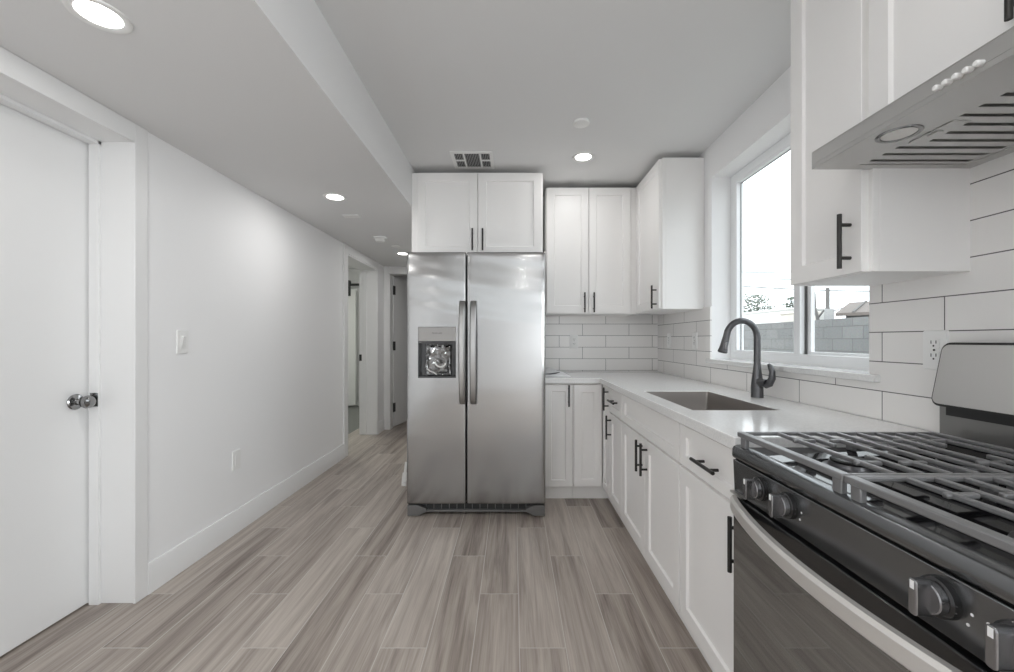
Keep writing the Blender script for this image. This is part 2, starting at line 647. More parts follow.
# entry door on the left (closed, set deep in the jamb)
struct('trim_1', MB().box(XL, XL + .012, D1[1] - .016, D1[1] + .049, 0, ZS - .001)
       .box(XL, XL + .012, D1[0] - .05, D1[0] + .016, 0, ZS - .001)
       .box(XL, XL + .012, D1[0] + .016, D1[1] - .016, D1[2] - .016, ZS - .001), M['trim'], 'flat white casing around the near left door', 'door casing', 0.002)
jb = MB()
jb.box(-1.935, XL - .0005, D1[1] - .010, D1[1], 0, D1[2]).box(-1.935, XL - .0005, D1[0], D1[0] + .010, 0, D1[2])
jb.box(-1.935, XL - .0005, D1[0], D1[1], D1[2] - .010, D1[2])
jb.box(-1.889, -1.845, D1[1] - .024, D1[1] - .010, 0, D1[2] - .01).box(-1.889, -1.845, D1[0] + .010, D1[0] + .024, 0, D1[2] - .01)
jb.box(-1.889, -1.845, D1[0] + .01, D1[1] - .01, D1[2] - .026, D1[2] - .01)
struct('trim_2', jb, M['trim'], 'white door jamb and stop of the near left door', 'door jamb', 0.0015)
d1 = struct('door_1', MB().box(-1.936, -1.896, D1[0] + .013, D1[1] - .013, .008, D1[2] - .013), M['trim'],
            'closed plain white door with a chrome knob', 'door', 0.002)
kY, kZ = 1.774, 0.912
knb = MB().lathe((-1.8955, kY, kZ), (1, 0, 0), [(0, 0), (0, .033), (.004, .034), (.008, .030), (.010, .014), (.030, .012), (.036, .016), (.044, .025), (.055, .0285), (.066, .025), (.072, .015), (.074, 0)])
obj('door_knob', knb, M['chrome'], d1, label='round dark chrome door knob with rosette')
obj('strike_plate', MB().box(-1.88, -1.846, D1[1] - .0255, D1[1] - .0235, kZ - .028, kZ + .033), M['chrome'], d1)

struct('wall_light_block', MB().box(-2.06, -1.94, D1[0] - .1, D1[1] + .1, 0, 2.3), M['wall'], 'added unseen panel behind the near left door that blocks outside light', 'wall')  # unseen backing added to stop light leaking under the door

# left wall baseboards
bb = MB()
for y0, y1 in ((D1[1] + .049, D2[0] - .092), (D2[1] + .012, YF)):
    bb.prism([(0, 0), (.014, 0), (.014, .132), (.009, .141), (0, .141)], lambda p, y=y0: (XL + p[0], y, p[1]), lambda p, y=y1: (XL + p[0], y, p[1]))
struct('baseboard_left', bb, M['trim'], 'tall white baseboard along the left wall', 'baseboard')
bb = MB().prism([(0, 0), (.014, 0), (.014, .132), (.009, .141), (0, .141)], lambda p: (XL + p[0], YN, p[1]), lambda p: (XL + p[0], D1[0] - .05, p[1]))
struct('baseboard_left_near', bb, M['trim'], 'white baseboard of the left wall behind the viewer', 'baseboard')

# hall side doorway
struct('trim_3', MB().box(XL, XL + .016, D2[0] - .092, D2[0], 0, ZS - .001)
       .box(XL, XL + .016, D2[0], D2[1] + .012, D2[2], ZS - .001)
       .box(XL, XL + .012, D2[1], D2[1] + .012, 0, D2[2]), M['trim'], 'white casing around the hall side doorway', 'door casing', 0.002)
j2 = MB().box(-1.915, XL + .005, D2[1] - .012, D2[1], 0, D2[2]).box(-1.915, XL + .005, D2[0], D2[0] + .012, 0, D2[2])
j2.box(-1.915, XL + .005, D2[0], D2[1], D2[2] - .012, D2[2]).box(-1.86, -1.82, D2[1] - .024, D2[1] - .012, 0, D2[2] - .012)
t4 = struct('trim_4', j2, M['trim'], 'white jamb of the hall side doorway with black strike plate', 'door jamb', 0.0015)
obj('strike_plate', MB().box(-1.915, -1.885, D2[1] - .0145, D2[1] - .0115, .92, 1.0), M['blackm'], t4, label='black strike plate')

# sliding door in the room off the hall
YD = 7.17
bd = thing('sliding_door', 'white sliding door hung from a black rail, seen through the hall side doorway', 'sliding door', (-3.2, YD, 0))
obj('door_panel', MB().box(-3.62, -2.755, YD, YD + .04, .04, 2.07), M['trim'], bd, .002)
obj('rail', MB().box(-4.0, -2.70, YD + .01, YD + .03, 2.13, 2.17), M['blackm'], bd)
for x in (-3.45, -2.875):
    hg = MB().box(x - .035, x + .035, YD - .012, YD, 1.95, 2.22)
    hg.cyl((x, YD - .004, 2.19), (x, YD + .03, 2.19), .035)
    obj('hanger_strap', hg, M['blackm'], bd)

# hall end door (open, swung into the far room)
struct('trim_5', MB().box(D3[0] - .068, D3[0], YF - .016, YF, 0, ZS - .001).box(D3[1], D3[1] + .07, YF - .016, YF, 0, ZS - .001)
       .box(D3[0], D3[1], YF - .016, YF, D3[2], ZS - .02), M['trim'], 'white casing around the door at the hall end', 'door casing', .002)
j5 = MB().box(D3[0], D3[0] + .012, YF - .004, YF + .12, 0, D3[2]).box(D3[1] - .012, D3[1], YF - .004, YF + .12, 0, D3[2])
j5.box(D3[0], D3[1], YF - .004, YF + .12, D3[2] - .012, D3[2])
struct('trim_6', j5, M['trim'], 'white jamb of the door at the hall end', 'door jamb')
a5 = math.radians(78)
M5 = Matrix.Translation((D3[0] + .02, YF + .125, 0)) @ Matrix.Rotation(a5, 4, 'Z')
d2 = struct('door_2', MB(M5).box(.004, .735, .0, .036, .012, 2.04), M['trim'], 'white door at the hall end standing open on black hinges', 'door', .002)
for z in (.22, 1.05, 1.80):
    h = MB(M5)
    h.cyl((-.004, -.006, z - .01), (-.004, -.006, z + .11), .010)
    h.box(-.004, .05, -.003, .0, z - .01, z + .11)
    obj('hinge', h, M['blackm'], d2, label='black butt hinge')

# kitchen window
wf = MB()
FX0, FX1 = 1.400, 1.458
wf.slab(0, FX0, FX1, [YW0, YW0 + .052, YW1 - .052, YW1], [ZW0 - .001, ZW0 + .055, ZW1 - .05, ZW1], lambda u, v: YW0 + .052 < u < YW1 - .052 and ZW0 + .055 < v < ZW1 - .05)
win = struct('window_1', wf, M['vinyl'], 'white vinyl sliding kitchen window above the sink', 'window', .003)
YM = 2.03
obj('fixed_sash', MB().slab(0, FX0 + .004, FX0 + .032, [YM - .022, YM + .022, YW1 - .064, YW1 - .050], [ZW0 + .052, ZW0 + .062, ZW1 - .062, ZW1 - .048],
    lambda u, v: YM + .022 < u < YW1 - .064 and ZW0 + .062 < v < ZW1 - .062), M['vinyl'], win, .002)
obj('sliding_sash', MB().slab(0, FX0 + .034, FX0 + .054, [YW0 + .050, YW0 + .062, YM - .055, YM + .01], [ZW0 + .052, ZW0 + .068, ZW1 - .085, ZW1 - .048],
    lambda u, v: YW0 + .062 < u < YM - .055 and ZW0 + .068 < v < ZW1 - .085), M['vinyl'], win, .002)
obj('gasket', MB().box(FX0 + .028, FX0 + .035, YM - .034, YM - .021, ZW0 + .055, ZW1 - .05)
    .box(FX0 + .03, FX0 + .034, YW1 - .068, YW1 - .062, ZW0 + .06, ZW1 - .06).box(FX0 + .03, FX0 + .034, YM, YW1 - .06, ZW1 - .066, ZW1 - .06), M['darkgrey'], win)
obj('pane', MB().box(FX0 + .016, FX0 + .020, YM + .02, YW1 - .06, ZW0 + .058, ZW1 - .058), M['glass'], win)
obj('pane', MB().box(FX0 + .042, FX0 + .046, YW0 + .058, YM - .052, ZW0 + .064, ZW1 - .08), M['glass'], win)
struct('trim_7', MB().slab(2, ZW0 - .022, ZW0 + .004, [XR - .032, XR, FX1], [YW0 - .045, YW0, YW1, YW1 + .02],
       lambda u, v: u > XR and (v < YW0 or v > YW1)), M['quartz'], 'white stone window sill with rounded nose', 'window sill', .004)

# added rear window, unseen, sized for the band reflected in the refrigerator
rwf = MB()
xs_ = [RW[0]]
for k in range(3):
    x0 = RW[0] + k * .9
    rwf.slab(1, YN - .1, YN - .05, [x0, x0 + .05, x0 + .85, x0 + .9], [RW[2], RW[2] + .05, RW[3] - .05, RW[3]], lambda u, v, x0=x0: x0 + .05 < u < x0 + .85 and RW[2] + .05 < v < RW[3] - .05)
band_win = struct('added_rear_window', rwf, M['vinyl'], 'added wide white window behind the viewer, unseen, for the refrigerator reflection', 'window')
for k in range(3):
    x0 = RW[0] + k * .9
    obj('pane', MB().box(x0 + .05, x0 + .85, YN - .078, YN - .074, RW[2] + .05, RW[3] - .05), M['glass'], band_win)

w3 = MB()  # added side window, out of view, lets in fill light
ys3 = [SW[0], SW[0] + .05, (SW[0] + SW[1]) / 2 - .03, (SW[0] + SW[1]) / 2 + .03, SW[1] - .05, SW[1]]
w3.slab(0, 1.40, 1.45, ys3, [SW[2], SW[2] + .05, SW[3] - .05, SW[3]], lambda u, v: SW[2] + .05 < v < SW[3] - .05 and (ys3[1] < u < ys3[2] or ys3[3] < u < ys3[4]))
fill_win = struct('added_side_window', w3, M['vinyl'], 'added large white window in the right wall behind the viewer, unseen, for fill light', 'window')
for a, b in ((ys3[1], ys3[2]), (ys3[3], ys3[4])):
    obj('pane', MB().box(1.42, 1.424, a, b, SW[2] + .05, SW[3] - .05), M['glass'], fill_win)

# backsplash tile
CT = 0.903
struct('wall_tile_back', MB().box(.20, XR, YB - .009, YB, CT + .001, 1.398), M['tile_back'], 'long white backsplash tile on the back wall under the cabinets', 'backsplash')
XT = XR - .009


def tile_hole(u, v):
    if u > YW1:
        return v > 1.396
    if u > YW0:
        return v > ZW0 - .0245
    if u > 1.145:
        return v > 1.392
    return False


struct('wall_tile_right', MB().slab(0, XT, XR, [-.4, 1.145, YW0, YW1, YB - .009], [CT + .001, ZW0 - .0245, 1.392, 1.396, 1.85], tile_hole), M['tile_right'],
       'long white backsplash tile on the right wall around window and range', 'backsplash')

# ------------------------------------------------------------------ cabinets
RAIL = .058


def shaker(M_, x0, x1, z0, z1, yf=-.02, rail=RAIL, dep=.009, raily=None):
    mb = MB(M_)
    ry = raily or rail

    def ring(ix, iz, y):
        return [mb.v((x0 + ix, y, z0 + iz)), mb.v((x1 - ix, y, z0 + iz)), mb.v((x1 - ix, y, z1 - iz)), mb.v((x0 + ix, y, z1 - iz))]
    R = [ring(0, 0, 0), ring(0, 0, yf + .0015), ring(.0015, .0015, yf), ring(rail, ry, yf), ring(rail + .005, ry + .005, yf + dep)]
    for a, b in zip(R, R[1:]):
        for k in range(4):
            mb.face([a[k], a[(k + 1) % 4], b[(k + 1) % 4], b[k]])
    mb.face(R[-1])
    mb.face(list(reversed(R[0])))
    return mb


def pull(M_, x, z, ln=.158, horiz=False, yf=-.02):
    mb = MB(M_)
    y = yf - .032
    h = ln / 2
    p = h - .031
    if horiz:
        mb.cyl((x - h, y, z), (x + h, y, z), .0062, 12)
        for s in (-p, p):
            mb.cyl((x + s, yf, z), (x + s, y, z), .005, 10)
    else:
        mb.cyl((x, y, z - h), (x, y, z + h), .0062, 12)
        for s in (-p, p):
            mb.cyl((x, yf, z + s), (x, y, z + s), .005, 10)
    return mb


def carcass(M_, w, d, z0, z1, toe=0.0, top=True, mids=(), rails=(), fr=.038):
    t = .018
    mb = MB(M_)
    b = z0 + toe
    mb.box(0, t, .02, d, b, z1).box(w - t, w, .02, d, b, z1)
    mb.box(t, w - t, .02, d, b, b + t).box(t, w - t, d - .012, d, b + t, z1)
    if top:
        mb.box(t, w - t, .02, d - .012, z1 - t, z1)
    # face frame
    mb.box(0, fr, 0, .02, b, z1).box(w - fr, w, 0, .02, b, z1)
    mb.box(fr, w - fr, 0, .02, b, b + .03).box(fr, w - fr, 0, .02, z1 - .035, z1)
    for x in mids:
        mb.box(x - .015, x + .015, 0, .02, b + .03, z1 - .035)
    for z in rails:
        mb.box(fr, w - fr, 0, .02, z - .012, z + .012)
    return mb


def Mback(x0, yfront):
    return Matrix.Translation((x0, yfront, 0))


def Mright(xfront, yfar):
    return Matrix.Translation((xfront, yfar, 0)) @ Matrix.Rotation(-PI / 2, 4, 'Z')


UB, UT = 1.388, 2.402
BT = .863       # top of base cabinets

# above the refrigerator
r = thing('wall_cabinet', 'white two-door cabinet over the refrigerator', 'cabinet', (-.742, 3.0, 1.79))
m = Mback(-.742, 3.0)
W = .96
obj('carcass', carcass(m, W, .61, 1.79, UT).box(.038, .06, 0, .02, 1.82, UT - .035), M['cab'], r, .0012)
for i, (a, b) in enumerate(((.046, .484), (.488, .952))):
    dr = obj('door', shaker(m, a, b, 1.80, UT - .006), M['cab'], r)
    obj('handle', pull(m, b - .035 if i == 0 else a + .035, 1.905), M['bronze'], dr, label='black bar handle')

# back wall upper
r = thing('wall_cabinet', 'white two-door upper cabinet on the back wall beside the refrigerator', 'cabinet', (.262, 3.29, UB))
m = Mback(.262, 3.29)
obj('carcass', carcass(m, .738, .32, UB, UT).box(.655, .70, .0, .02, UB + .03, UT - .035), M['cab'], r, .0012)
for i, (a, b) in enumerate(((.008, .341), (.345, .674))):
    dr = obj('door', shaker(m, a, b, UB + .006, UT - .006), M['cab'], r)
    obj('handle', pull(m, b - .035 if i == 0 else a + .035, 1.478), M['bronze'], dr, label='black bar handle')

# right wall upper in the corner
r = thing('wall_cabinet', 'white single-door upper cabinet on the right wall between corner and window', 'cabinet', (1.0, 3.288, UB))
m = Mright(1.0, 3.288)
obj('carcass', carcass(m, .543, .279, UB, UT), M['cab'], r, .0012)
dr = obj('door', shaker(m, .030, .530, UB + .006, UT - .006), M['cab'], r)
obj('handle', pull(m, .436 + .05, 1.474), M['bronze'], dr, label='black bar handle')

# near narrow upper
r = thing('wall_cabinet', 'narrow white upper cabinet hanging right of the window next to the range hood', 'cabinet', (1.0, 1.453, UB))
m = Mright(1.0, 1.453)
obj('carcass', carcass(m, .313, .279, UB - .017, UT), M['cab'], r, .0012)
dr = obj('door', shaker(m, .004, .300, UB - .015, UT - .004), M['cab'], r)
obj('handle', pull(m, .262, 1.466), M['bronze'], dr, label='black bar handle')

# over the hood
r = thing('wall_cabinet', 'white two-door cabinet above the steel range hood', 'cabinet', (1.0, 1.139, 1.72))
m = Mright(1.0, 1.139)
obj('carcass', carcass(m, .762, .279, 1.715, UT), M['cab'], r, .0012)
for i, (a, b) in enumerate(((.010, .379), (.383, .754))):
    dr = obj('door', shaker(m, a, b, 1.72, UT - .004), M['cab'], r)
    obj('handle', pull(m, b - .024 if i == 0 else a + .032, 1.872), M['bronze'], dr, label='black bar handle')

# base cabinets -- back run narrow door
r = thing('base_cabinet', 'narrow white base cabinet between refrigerator and corner cabinet', 'cabinet', (.228, 3.02, 0))
m = Mback(.228, 3.02)
obj('carcass', carcass(m, .212, .585, 0, BT, toe=.10), M['cab'], r, .0012)
obj('toe_kick', MB(m).box(0, .212, .035, .05, 0, .099), M['cab'], r)
dr = obj('door', shaker(m, .004, .206, .105, BT - .01, rail=.048), M['cab'], r)
obj('handle', pull(m, .178, .775), M['bronze'], dr, label='black bar handle')

# corner cabinet
r = thing('base_cabinet', 'white corner base cabinet with two doors meeting in the inside corner', 'cabinet', (.675, 3.02, 0))
xd, yd = .675, 3.02
cc = MB()
cc.slab(2, .10, .118, [.442, xd + .02, XT], [2.778, yd + .02, YB - .01], lambda u, v: u < xd + .02 and v < yd + .02)
cc.box(.442, .460, yd, YB - .01, .118, BT).box(xd, XT, 2.778, 2.796, .118, BT)
cc.box(.460, XT - .012, YB - .022, YB - .01, .118, BT).box(XT - .012, XT, 2.796, YB - .01, .118, BT)
cc.box(.442, xd, yd, yd + .02, BT - .02, BT).box(xd, xd + .02, 2.778, yd, BT - .02, BT)
obj('carcass', cc, M['cab'], r, .0012)
obj('toe_kick', MB().slab(2, 0, .099, [.442, xd + .035, xd + .05], [2.778, yd + .035, yd + .05], lambda u, v: u < xd + .035 and v < yd + .035), M['cab'], r)
m = Mback(.442, 3.02)
obj('door', shaker(m, .006, .209, .105, BT - .01, rail=.055), M['cab'], r)
m = Mright(.675, 3.02)
dr = obj('door', shaker(m, .022, .238, .105, BT - .01, rail=.055), M['cab'], r)
obj('handle', pull(m, .205, .775), M['bronze'], dr, label='black bar handle')

# drawer base beside the corner
Z1D, Z0D = .686, .697
r = thing('base_cabinet', 'narrow white base cabinet with one drawer between corner and sink cabinet', 'cabinet', (.675, 2.776, 0))
m = Mright(.675, 2.776)
obj('carcass', carcass(m, .308, .594, 0, BT, toe=.10, rails=(.6915,)), M['cab'], r, .0012)
obj('toe_kick', MB(m).box(0, .308, .035, .05, 0, .099), M['cab'], r)
dw = obj('drawer', shaker(m, .004, .304, Z0D, BT - .01, rail=.05, raily=.042), M['cab'], r)
obj('handle', pull(m, .154, .783, horiz=True, ln=.15), M['bronze'], dw, label='black bar handle')
dr = obj('door', shaker(m, .004, .304, .105, Z1D), M['cab'], r)
obj('handle', pull(m, .036, .595), M['bronze'], dr, label='black bar handle')

# sink base
r = thing('base_cabinet', 'wide white two-door base cabinet under the sink with a false front panel', 'cabinet', (.675, 2.467, 0))
m = Mright(.675, 2.467)
obj('carcass', carcass(m, .852, .594, 0, BT, toe=.10, top=False, rails=(.6915,), mids=()), M['cab'], r, .0012)
obj('toe_kick', MB(m).box(0, .852, .035, .05, 0, .099), M['cab'], r)
obj('false_front', shaker(m, .004, .848, Z0D, BT - .01, rail=.055, raily=.042), M['cab'], r)
for i, (a, b) in enumerate(((.004, .425), (.429, .848))):
    dr = obj('door', shaker(m, a, b, .105, Z1D), M['cab'], r)
    obj('handle', pull(m, b - .035 if i == 0 else a + .035, .595), M['bronze'], dr, label='black bar handle')

# base beside the range
r = thing('base_cabinet', 'white base cabinet with one drawer right beside the range', 'cabinet', (.675, 1.613, 0))
m = Mright(.675, 1.613)
obj('carcass', carcass(m, .446, .594, 0, BT, toe=.10, rails=(.6915,)), M['cab'], r, .0012)
obj('toe_kick', MB(m).box(0, .446, .035, .05, 0, .099), M['cab'], r)
dw = obj('drawer', shaker(m, .004, .442, Z0D, BT - .01, rail=.055, raily=.042), M['cab'], r)
obj('handle', pull(m, .256, .764, horiz=True), M['bronze'], dw, label='black bar handle')
dr = obj('door', shaker(m, .004, .442, .105, Z1D), M['cab'], r)
obj('handle', pull(m, .434, .592), M['bronze'], dr, label='black bar handle')

# ------------------------------------------------------------------ worktop, sink, faucet
SX0, SX1, SY0, SY1 = .712, 1.060, 1.619, 2.228
ct = MB().slab(2, CT - .038, CT, [.225, .630, SX0, SX1, XT], [1.166, SY0, SY1, 2.972, YB - .010],
               lambda u, v: (u < .63 and v < 2.972) or (SX0 < u < SX1 and SY0 < v < SY1))
tag(obj('countertop', ct, M['quartz'], None, .003), 'white quartz L-shaped countertop around the corner with sink cutout', 'countertop')

r = thing('sink', 'undermount stainless steel rectangular sink set into the white countertop', 'sink', ((SX0 + SX1) / 2, (SY0 + SY1) / 2, .68))
sk = MB()
loops = []
for ins, z, rr in ((.0006, CT - .004, .012), (.003, CT - .004, .012), (.005, CT - .05, .014), (.010, .700, .02), (.022, .684, .03), (.15, .680, .03)):
    loops.append([sk.v((p[0], p[1], z)) for p in rrect(SX0 + ins, SX1 - ins, SY0 + ins, SY1 - ins, rr)])
for a, b in zip(loops, loops[1:]):
    for k in range(len(a)):
        sk.face([a[k], a[(k + 1) % len(a)], b[(k + 1) % len(a)], b[k]])
sk.face(loops[-1])
bs = obj('basin', sk, M['sinksteel'], r)
md = bs.modifiers.new('thickness', 'SOLIDIFY')
md.thickness = .0015
md.offset = 0
obj('drain', MB().lathe(((SX0 + SX1) / 2 + .05, (SY0 + SY1) / 2, .6815), (0, 0, 1), [(0, 0), (0, .057), (.003, .055), (.003, .04), (.001, .035), (.001, 0)]), M['chrome'], r)

FX, FY = 1.182, 1.985
r = thing('faucet', 'gunmetal pull-down gooseneck faucet with side lever behind the sink', 'faucet', (FX, FY, CT))
obj('base', MB().lathe((FX, FY, CT), (0, 0, 1), [(0, 0), (0, .0275), (.05, .027), (.09, .0235), (.13, .0185), (.16, .0150), (.16, 0)]), M['gunmetal'], r)
path = [(FX, FY, CT + .15), (FX, FY, CT + .22), (FX, FY, CT + .290)]
R_ = .074
for k in range(1, 15):
    a = PI * k / 14 * .95
    path.append((FX - R_ + R_ * math.cos(a), FY, CT + .290 + R_ * 1.08 * math.sin(a)))
e = Vector(path[-1])
dirn = (e - Vector(path[-2])).normalized()
path.append(tuple(e + dirn * .02))
obj('spout', MB().tube(path, .0150, 16), M['gunmetal'], r)
e2 = Vector(path[-1])
sp_ = obj('spray_head', MB().tube([e2 - dirn * .005, e2 + dirn * .01, e2 + dirn * .035, e2 + dirn * .065, e2 + dirn * .07], [.0155, .0165, .0175, .0225, .018], 18), M['gunmetal'], r)
bt_ = e2 + dirn * .035
obj('spray_button', MB().box(bt_.x - .006, bt_.x + .006, FY - .0215, FY - .014, bt_.z - .018, bt_.z + .018), M['chrome'], sp_, .003)
lv = MB().tube([(FX, FY - .02, CT + .075), (FX + .004, FY - .050, CT + .075), (FX + .006, FY - .066, CT + .075)], [.019, .019, .017], 16)
hd = obj('handle', lv, M['gunmetal'], r)
lev = MB().tube([(FX + .006, FY - .055, CT + .062), (FX + .012, FY - .075, CT + .072), (FX + .018, FY - .086, CT + .10), (FX + .018, FY - .088, CT + .13), (FX + .012, FY - .082, CT + .155), (FX + .008, FY - .076, CT + .165)],
                [.014, .016, .015, .013, .011, .007], 14)
obj('lever', lev, M['gunmetal'], hd)

# ------------------------------------------------------------------ refrigerator
FRX0, FRX1, FRY = -.710, .217, 2.735
FZ0, FZ1 = .085, 1.768
r = thing('refrigerator', 'stainless steel side-by-side refrigerator with water dispenser', 'refrigerator', ((FRX0 + FRX1) / 2, 3.1, 0))
obj('body', MB().box(FRX0 + .006, FRX1 - .006, FRY + .072, 3.50, .03, FZ1 - .012), M['grey'], r, .004)


def door_warp(x0, x1, bul=.003, rad=.009):
    xc, hw = (x0 + x1) / 2, (x1 - x0) / 2

    def f(u, v):
        t = (u - xc) / hw
        d = bul * t * t
        e_ = hw - abs(u - xc)
        if e_ < rad:
            d += rad - math.sqrt(max(0, rad * rad - (rad - e_) ** 2))
        if v > 1.15:                       # slight oil-canning of the sheet near the top
            k = min(1, (v - 1.15) / .25)
            d += .0010 * k * math.sin(2 * PI * (v - 1.15) / .235 + 1.1 * math.sin(5 * u + 1.3)) + .0004 * k * math.sin(2 * PI * v / .11 + 9 * u)
        ez = min(v - FZ0, FZ1 - v)
        if ez < .008:
            d += .008 - math.sqrt(max(0, .008 ** 2 - (.008 - ez) ** 2))
        return d
    return f


def cols(x0, x1, extra=(), rad=.009):
    s = {x0, x1}
    for k in range(6):
        s.add(x0 + rad * (1 - math.cos(k / 5 * PI / 2)))
        s.add(x1 - rad * (1 - math.cos(k / 5 * PI / 2)))
    for k in range(1, 24):
        s.add(x0 + rad + (x1 - x0 - 2 * rad) * k / 24)
    s |= set(extra)
    o = sorted(s)
    return [o[0]] + [b for a, b in zip(o, o[1:]) if b - a > 1e-5]


def rows(extra=()):
    s = {FZ0, FZ1}
    for k in range(1, 5):
        s.add(FZ0 + .008 * (1 - math.cos(k / 4 * PI / 2)))
        s.add(FZ1 - .008 * (1 - math.cos(k / 4 * PI / 2)))
    for k in range(1, 20):
        s.add(FZ0 + (FZ1 - FZ0) * k / 20)
    for k in range(48):
        s.add(1.155 + .0123 * k)
    return sorted(s | set(extra))


LX0, LX1 = FRX0, -.3155
RX0, RX1 = -.3085, FRX1
DX0, DX1, DZ0, DZ1 = -.634, -.381, .927, 1.268
ld = obj('door', MB().slab(1, FRY, FRY + .068, cols(LX0, LX1, (DX0, DX1)), rows((DZ0, DZ1)), lambda u, v: DX0 < u < DX1 and DZ0 < v < DZ1, warp0=door_warp(LX0, LX1)),
         M['steel'], r, smooth=25, label='left freezer door holding the dispenser')
rd = obj('door', MB().slab(1, FRY, FRY + .068, cols(RX0, RX1), rows(), warp0=door_warp(RX0, RX1)), M['steel'], r, smooth=25, label='wider right door')


def fr_handle(xc):
    mb = MB()
    n = 24
    zt, zb = 1.442, .752
    loops_ = []
    for k in range(n + 1):
        t = k / n
        z = zb + (zt - zb) * t
        s = math.sin(PI * t) ** .38 if 0 < t < 1 else 0
        y = FRY + .004 - .060 * s
        wd = .020 + .001 * s
        th = .011
        loops_.append([mb.v(p) for p in ((xc - wd, y + th, z), (xc - wd, y - th * .2, z), (xc - wd * .6, y - th, z), (xc + wd * .6, y - th, z), (xc + wd, y - th * .2, z), (xc + wd, y + th, z))])
    for a, b in zip(loops_, loops_[1:]):
        for k in range(6):
            mb.face([a[k], a[(k + 1) % 6], b[(k + 1) % 6], b[k]])
    mb.face(loops_[0])
    mb.face(list(reversed(loops_[-1])))
    return mb


obj('handle', fr_handle(-.337), M['steelh'], ld, label='bowed steel handle')
obj('handle', fr_handle(-.263), M['steelh'], rd, label='bowed steel handle')

# dispenser
zc_ = 1.172
DS = MB().box(DX0, DX1, FRY + .06, FRY + .068, DZ0, zc_)
DS.box(DX0, DX0 + .004, FRY + .006, FRY + .06, DZ0, zc_).box(DX1 - .004, DX1, FRY + .006, FRY + .06, DZ0, zc_)
DS.box(DX0 + .004, DX1 - .004, FRY + .006, FRY + .06, DZ0, DZ0 + .012).box(DX0 + .004, DX1 - .004, FRY + .006, FRY + .06, zc_ - .012, zc_)
obj('dispenser_recess', DS, M['black'], ld, label='black dispenser recess')
dp = obj('dispenser_panel', MB().box(DX0 + .001, DX1 - .001, FRY + .003, FRY + .05, zc_, DZ1 - .001), M['panelgrey'], ld, .002, label='grey control panel')
cu = bpy.data.curves.new('lettering', 'FONT')
cu.body = 'FRIGIDAIRE'
cu.size = .0135
cu.extrude = .0004
cu.align_x = 'CENTER'
tx = bpy.data.objects.new('lettering', cu)
C.objects.link(tx)
dg = bpy.context.evaluated_depsgraph_get()
me = bpy.data.meshes.new_from_object(tx.evaluated_get(dg))
bpy.data.objects.remove(tx)
me.name = 'lettering'
me.transform(Matrix.Translation(Vector(((DX0 + DX1) / 2, FRY + .0025, 1.221)) - wloc(dp)) @ Matrix.Rotation(PI / 2, 4, 'X'))
me.materials.append(M['darkgrey'])
lo = bpy.data.objects.new('lettering', me)
C.objects.link(lo)
lo.parent = dp
obj('dispenser_paddle', MB().box(DX0 + .09, DX1 - .09, FRY + .048, FRY + .058, 1.03, 1.15), M['darkgrey'], ld, .004)

# foot grille
obj('kick_grille', MB().box(FRX0 + .10, FRX1 - .10, FRY + .045, FRY + .055, .026, .082), M['blackm'], r)
kg = MB().box(FRX0 + .10, FRX1 - .10, FRY + .03, FRY + .05, .022, .036)
for k in range(14):
    x = FRX0 + .12 + k * .052
    kg.box(x, x + .004, FRY + .04, FRY + .05, .036, .080)
obj('kick_bar', kg, M['footgrey'], r)
for s, x in ((1, FRX0 + .004), (-1, FRX1 - .004)):
    ft = MB().prism([(0, 0), (.075, 0), (.125, .028), (.125, .045), (.07, .07), (0, .07)], lambda p: (x + s * p[0], FRY + .006, .004 + p[1]), lambda p: (x + s * p[0], FRY + .07, .004 + p[1]))
    obj('foot', ft, M['footgrey'], r, .002)
for x in (FRX0 + .05, FRX1 - .05):
    obj('hinge_cover', MB().box(x - .03, x + .03, FRY + .02, FRY + .10, FZ1 - .012, FZ1 + .004), M['grey'], r, .003)

# clear bag of papers and parts in the dispenser
bg_ = thing('plastic_bag', 'clear plastic bag tucked inside the dark refrigerator dispenser', 'bag', (-.50, FRY + .03, DZ0 + .012))
bm_ = MB()
nx, nz = 14, 16
gr = {}
for i in range(nx + 1):
    for j in range(nz + 1):
        x = -.588 + .168 * i / nx
        z = DZ0 + .014 + .215 * j / nz
        edge = min(i, nx - i, j, nz - j)
        y = FRY + .034 - (.010 if edge > 1 else .003) + random.uniform(-.006, .006)
        gr[i, j] = bm_.v((x + random.uniform(-.003, .003), y, z - (.0 if j < nz else random.uniform(0, .02))))
for i in range(nx):
    for j in range(nz):
        bm_.face([gr[i, j], gr[i + 1, j], gr[i + 1, j + 1], gr[i, j + 1]])
so = obj('film', bm_, M['bag'], bg_, smooth=20)
md = so.modifiers.new('thickness', 'SOLIDIFY')
md.thickness = .001
arc = [(-.487 + .036 * math.cos(a), FRY + .020, 1.035 + .036 * math.sin(a)) for a in [PI * (1.0 + .9 * k / 10) for k in range(11)]]
obj('tube_piece', MB().tube(arc, .0052, 10), M['white'], bg_)
obj('tube_piece', MB().tube([(-.575, FRY + .020, .985), (-.555, FRY + .019, .970), (-.530, FRY + .020, .960), (-.512, FRY + .021, .948)], .0045, 10), M['white'], bg_)
obj('leaflet', MB().box(-.575, -.43, FRY + .044, FRY + .047, DZ0 + .02, 1.13), M['grey'], bg_)

# ------------------------------------------------------------------ range
RY1, RY0 = 1.160, .398
RYC = (RY0 + RY1) / 2
RXF = .620
r = thing('range', 'stainless and black gas range with cast-iron grates and oven', 'range', (.95, RYC, 0))
obj('body', MB().box(RXF + .035, XT - .014, RY0, RY1, .03, .865), M['darkgrey'], r, .002)
